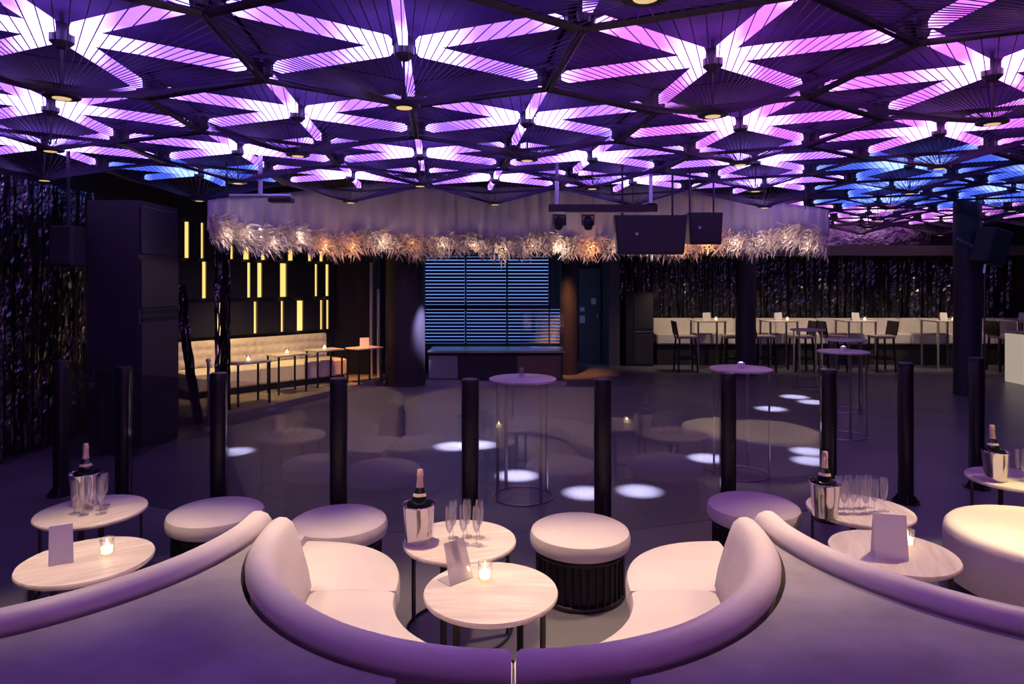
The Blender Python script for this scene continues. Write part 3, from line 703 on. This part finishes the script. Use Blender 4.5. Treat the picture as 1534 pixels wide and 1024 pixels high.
# ------------------------------------------------------------------ equipment cabinet on the left, chrome post
t = thing('equipment_cabinet', 'tall dark equipment cabinet with slotted side panels', 'cabinet', (-4.32,7.68,0))
obj('body', MB().box(-0.30,0.26,-0.42,0.42,0,2.78), 'wall_dark', t, 0)
for z0, z1 in ((0.10,0.62),(0.66,1.44),(1.60,2.14),(2.20,2.72)):
    obj('side_panel', MB().rbox(0.262,0.285,-0.40,0.40,z0,z1,0.006), 'column', t, 0)
for z0 in (1.475,1.555): obj('slot', MB().box(0.262,0.272,-0.36,0.36,z0-0.02,z0+0.02), 'bollard_black', t, 0)
t = thing('chrome_stanchion', 'slim chrome stanchion beside the sequin bundle', 'stanchion', (-3.92,8.62,0))
obj('post', MB().tube([(0,0,0.015),(0,0,0.86)],0.018,12), 'steel', t); obj('foot', MB().lathe([(0,0),(0.12,0),(0.11,0.014),(0,0.018)],24), 'steel', t); obj('cap', MB().lathe([(0,0.86),(0.03,0.861),(0.034,0.88),(0.025,0.90),(0,0.905)],16), 'steel', t)

# ------------------------------------------------------------------ feathered valance round the dance floor
ctrl = [(-3.62,7.9),(-3.35,9.0),(-2.75,10.1),(-1.7,10.75),(-0.5,11.05),(0.7,11.1),(1.9,10.95),(3.0,10.5),(3.8,9.8),(4.25,8.95)]
def catmull(P, n):
    out = []; Q = [P[0]]+P+[P[-1]]
    for i in range(len(P)-1):
        for k in range(n):
            t_ = k/n; p0, p1, p2, p3 = [Vector(q) for q in Q[i:i+4]]
            out.append(0.5*((2*p1)+(p2-p0)*t_+(2*p0-5*p1+4*p2-p3)*t_*t_+(3*p1-p0-3*p2+p3)*t_**3))
    out.append(Vector(P[-1])); return out
VP = catmull(ctrl, 26); nV = len(VP)
t = thing('feather_valance', 'white cloth valance edged with pale feathers curving over the dance floor', 'valance', (0.3,11.08,2.3))
org2 = Vector((0.3,11.08,2.3))
def vtop(s_): e = min(1, min(s_, 1-s_)/0.3); return 2.84+0.62*e
def norm2(i):
    d = VP[min(i+1,nV-1)]-VP[max(i-1,0)]; d.normalize(); return Vector((d.y, -d.x))
m = MB(); vs = []; nz_ = 8
for i, p in enumerate(VP):
    n = norm2(i); top = vtop(i/(nV-1))
    for k in range(nz_+1):
        f = k/nz_; off = 0.025*math.sin(i*1.3)+0.02*math.sin(i*0.37+f*2)
        q = p+n*off; vs.append((q.x-org2.x, q.y-org2.y, 2.50+(top-2.50)*f-org2.z))
m.add(vs, [(i*(nz_+1)+k, (i+1)*(nz_+1)+k, (i+1)*(nz_+1)+k+1, i*(nz_+1)+k+1) for i in range(nV-1) for k in range(nz_)])
cl = obj('cloth', m, 'fabric_white', t, 80); md = cl.modifiers.new('solid', 'SOLIDIFY'); md.thickness = 0.012
def feathers(n, zlo, zhi, lmin, lmax, up):
    m = MB()
    for k in range(n):
        s_ = random.random()*(nV-1.001); i = int(s_); f = s_-i; p = VP[i].lerp(VP[i+1], f); nn = norm2(i); tt = Vector((-nn.y, nn.x))
        z = random.uniform(zlo, zhi) + 0.05*math.sin(s_*0.21)+0.03*math.sin(s_*0.83)
        n3 = Vector((nn.x, nn.y, 0)); t3 = Vector((tt.x, tt.y, 0))
        root = Vector((p.x, p.y, z)) + n3*random.uniform(0.02,0.08)
        d = (n3*random.uniform(0.3,1.0) + t3*random.uniform(-0.9,0.9) + Vector((0,0,random.uniform(-1.0,up)))).normalized()
        ln = random.uniform(lmin, lmax); wd = ln*random.uniform(0.05,0.16)
        sd = d.cross(Vector((random.uniform(-1,1),random.uniform(-1,1),random.uniform(-1,1)))).normalized()
        vs = []
        for j_ in range(4):
            q = j_/3; c_ = root + d*ln*q + Vector((0,0,-0.35*ln*q*q)) - org2; ww = wd*(0.25, 0.9, 1.0, 0.15)[j_]
            vs += [c_-sd*ww*0.5, c_+sd*ww*0.5]
        m.add(vs, [(0,1,3,2),(2,3,5,4),(4,5,7,6)])
    return m
fo = obj('feathers', feathers(15000, 2.36, 2.64, 0.05, 0.17, 1.0), 'feather', t, 0); fo['kind'] = 'stuff'
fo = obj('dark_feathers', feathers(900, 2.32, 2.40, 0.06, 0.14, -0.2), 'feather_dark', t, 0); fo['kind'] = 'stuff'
for sfrac in (0.05, 0.5, 0.95):
    i = int(sfrac*(nV-1)); p = VP[i]; zt = vtop(sfrac)
    obj('hanger', MB().tube([(p.x-org2.x,p.y-org2.y,zt-0.05-org2.z),(p.x-org2.x,p.y-org2.y,3.62-org2.z)],0.012,6), 'dark_metal', t)
for k in range(22):                        # unseen bulbs, added to give the feathers a warm glow
    i = int((k+0.5)/22*(nV-1)); p = VP[i]; n = norm2(i); q = p+n*(0.17+0.05*random.random()); z = 2.40+0.12*random.random()
    bl = obj('added_bulb', MB().lathe([(0,-0.012),(0.009,-0.008),(0.012,0),(0.009,0.008),(0,0.012)], 8), 'lens', t, 35, (q.x-org2.x, q.y-org2.y, z-org2.z))
    lamp('added_bulb_light', 'POINT', (q.x+n.x*0.05, q.y+n.y*0.05, z), random.choice((1.2,2.2,3.2)) if 3 < k < 18 else 1.5, random.choice(((1,0.5,0.2),(1,0.62,0.36),(1,0.8,0.65))) if 3 < k < 18 else (1,0.86,0.8), None, 0.03)

# ------------------------------------------------------------------ hanging speakers, lighting bar, poles
def hung_speaker(name, label, px0, px1, py0, py1, Y, dp, tilt=0.0):
    a = at(px0, py1, Y); b = at(px1, py0, Y); cx = (a.x+b.x)/2; cz = (a.z+b.z)/2; hw = (b.x-a.x)/2; hh = (b.z-a.z)/2
    t = thing(name, label, 'speaker', (cx, Y, a.z))
    m = MB(); tp = 0.10*hw
    ring = lambda y, s_: [(-hw*s_+tp*0, y, 0.0),(hw*s_, y, 0.0),(hw*s_, y, 2*hh),(-hw*s_, y, 2*hh)]
    m.sweep([[( -hw+tp,0,0),(hw-tp,0,0),(hw,0,2*hh),(-hw,0,2*hh)], [(-hw+2*tp,dp,0.03),(hw-2*tp,dp,0.03),(hw-tp,dp,2*hh),(-hw+tp,dp,2*hh)]])
    obj('cabinet', m, 'speaker', t, 0)
    obj('grille', MB().add([(-hw+tp+0.03,-0.012,0.03),(hw-tp-0.03,-0.012,0.03),(hw-0.03,-0.012,2*hh-0.03),(-hw+0.03,-0.012,2*hh-0.03),(-hw+tp+0.03,-0.001,0.03),(hw-tp-0.03,-0.001,0.03),(hw-0.03,-0.001,2*hh-0.03),(-hw+0.03,-0.001,2*hh-0.03)],
        [(0,1,2,3),(7,6,5,4),(0,4,5,1),(1,5,6,2),(2,6,7,3),(3,7,4,0)]), 'wall_black', t, 0)
    obj('badge', MB().box(-hw*0.42,-hw*0.42+0.03,-0.016,-0.0125,hh*0.98,hh*0.98+0.03), 'steel', t, 0)
    for s_ in (-0.7,0.7): obj('hanger', MB().bar((hw*s_,dp/2,2*hh-0.01),(hw*s_,dp/2,3.62-a.z),0.018), 'dark_metal', t, 0)
    return t
hung_speaker('hung_speaker', 'large black loudspeaker hung before the feather valance', 920, 1030, 322, 381, 7.9, 0.4)
hung_speaker('hung_speaker', 'smaller black loudspeaker hung beside the large one', 1031, 1083, 318, 366, 8.4, 0.35)
t = thing('lighting_bar', 'black lighting bar hung before the feather valance', 'lighting bar', tuple(at(903,312,8.0)))
obj('bar', MB().box(-0.65,0.65,-0.04,0.04,-0.045,0.045), 'dark_metal', t, 0)
obj('clamp', MB().ring(0.05,0.012,0,16).tube([(0,0,0),(0,0.0,0.001)],0.01,4), 'dark_metal', t, 35, (0.58,0,0.05)); 
zb = t.location.z
for s_ in (-0.55,0.575): obj('hanger', MB().tube([(s_,0,0.04),(s_,0,3.62-zb)],0.022,8), 'pole_white', t)
for px in (838,881):
    p = at(px, 331, 8.0)
    o = thing('moving_head_light', 'small black moving head lamp under the lighting bar', 'stage light', (p.x,8.0,p.z), 0.3 if px < 850 else -0.2, 'moving heads on the lighting bar')
    obj('yoke', MB().box(-0.075,0.075,-0.03,0.03,0.055,0.078).box(-0.075,-0.062,-0.03,0.03,-0.05,0.055).box(0.062,0.075,-0.03,0.03,-0.05,0.055), 'dark_metal', o, 0)
    obj('head', MB().lathe([(0,-0.10),(0.045,-0.10),(0.06,-0.05),(0.058,0.02),(0.04,0.045),(0,0.05)],20), 'speaker', o, 35, (0,0,0), (0.5,0,0))
t = thing('suspension_bar', 'pale bar hung on a pole from the string canopies', 'bar', tuple(at(390,293,7.0)))
zb = t.location.z
obj('bar', MB().tube([(-0.32,0,0),(0.32,0,0)],0.02,8), 'pole_white', t); obj('pole', MB().tube([(0.0,0,0.015),(0.0,0,3.62-zb)],0.024,8), 'pole_white', t)
obj('lamp_body', MB().rbox(0.10,0.34,-0.07,0.07,-0.075,-0.022,0.01), 'speaker', t, 0)
# speaker on the column
t = thing('column_speaker', 'black loudspeaker tilted on a bracket on the thick speaker column', 'speaker', (7.60,10.72,2.15))
sp = obj('cabinet', MB().rbox(-0.19,0.19,-0.16,0.16,0.03,0.60,0.02), 'speaker', t, 0, (0,0,0), (0.12,0.22,0.25))
obj('grille', MB().box(-0.17,0.17,-0.172,-0.161,0.06,0.57), 'wall_black', sp, 0)
obj('bracket', MB().bar((-0.05,0.16,0.3),(-0.24,0.34,0.45),0.04).bar((0,0,0.02),(-0.02,0.0,-0.12),0.03), 'steel', t, 0)
o = obj('cable_conduit', MB().tube([(7.80,11.02,0.02),(7.80,11.02,2.05)],0.014,8), 'steel'); tag(o, 'slim steel conduit running down the thick speaker column', 'conduit')
t = thing('wall_speaker', 'dark loudspeaker hung by the sequin curtain', 'speaker', (-4.62,6.95,2.05))
obj('cabinet', MB().rbox(-0.12,0.12,-0.12,0.12,0,0.42,0.015), 'speaker', t, 0); obj('grille', MB().box(-0.10,0.10,-0.132,-0.121,0.03,0.39), 'wall_dark', t, 0); obj('hanger', MB().tube([(0,0,0.41),(0,0,1.57)],0.018,8), 'dark_metal', t)
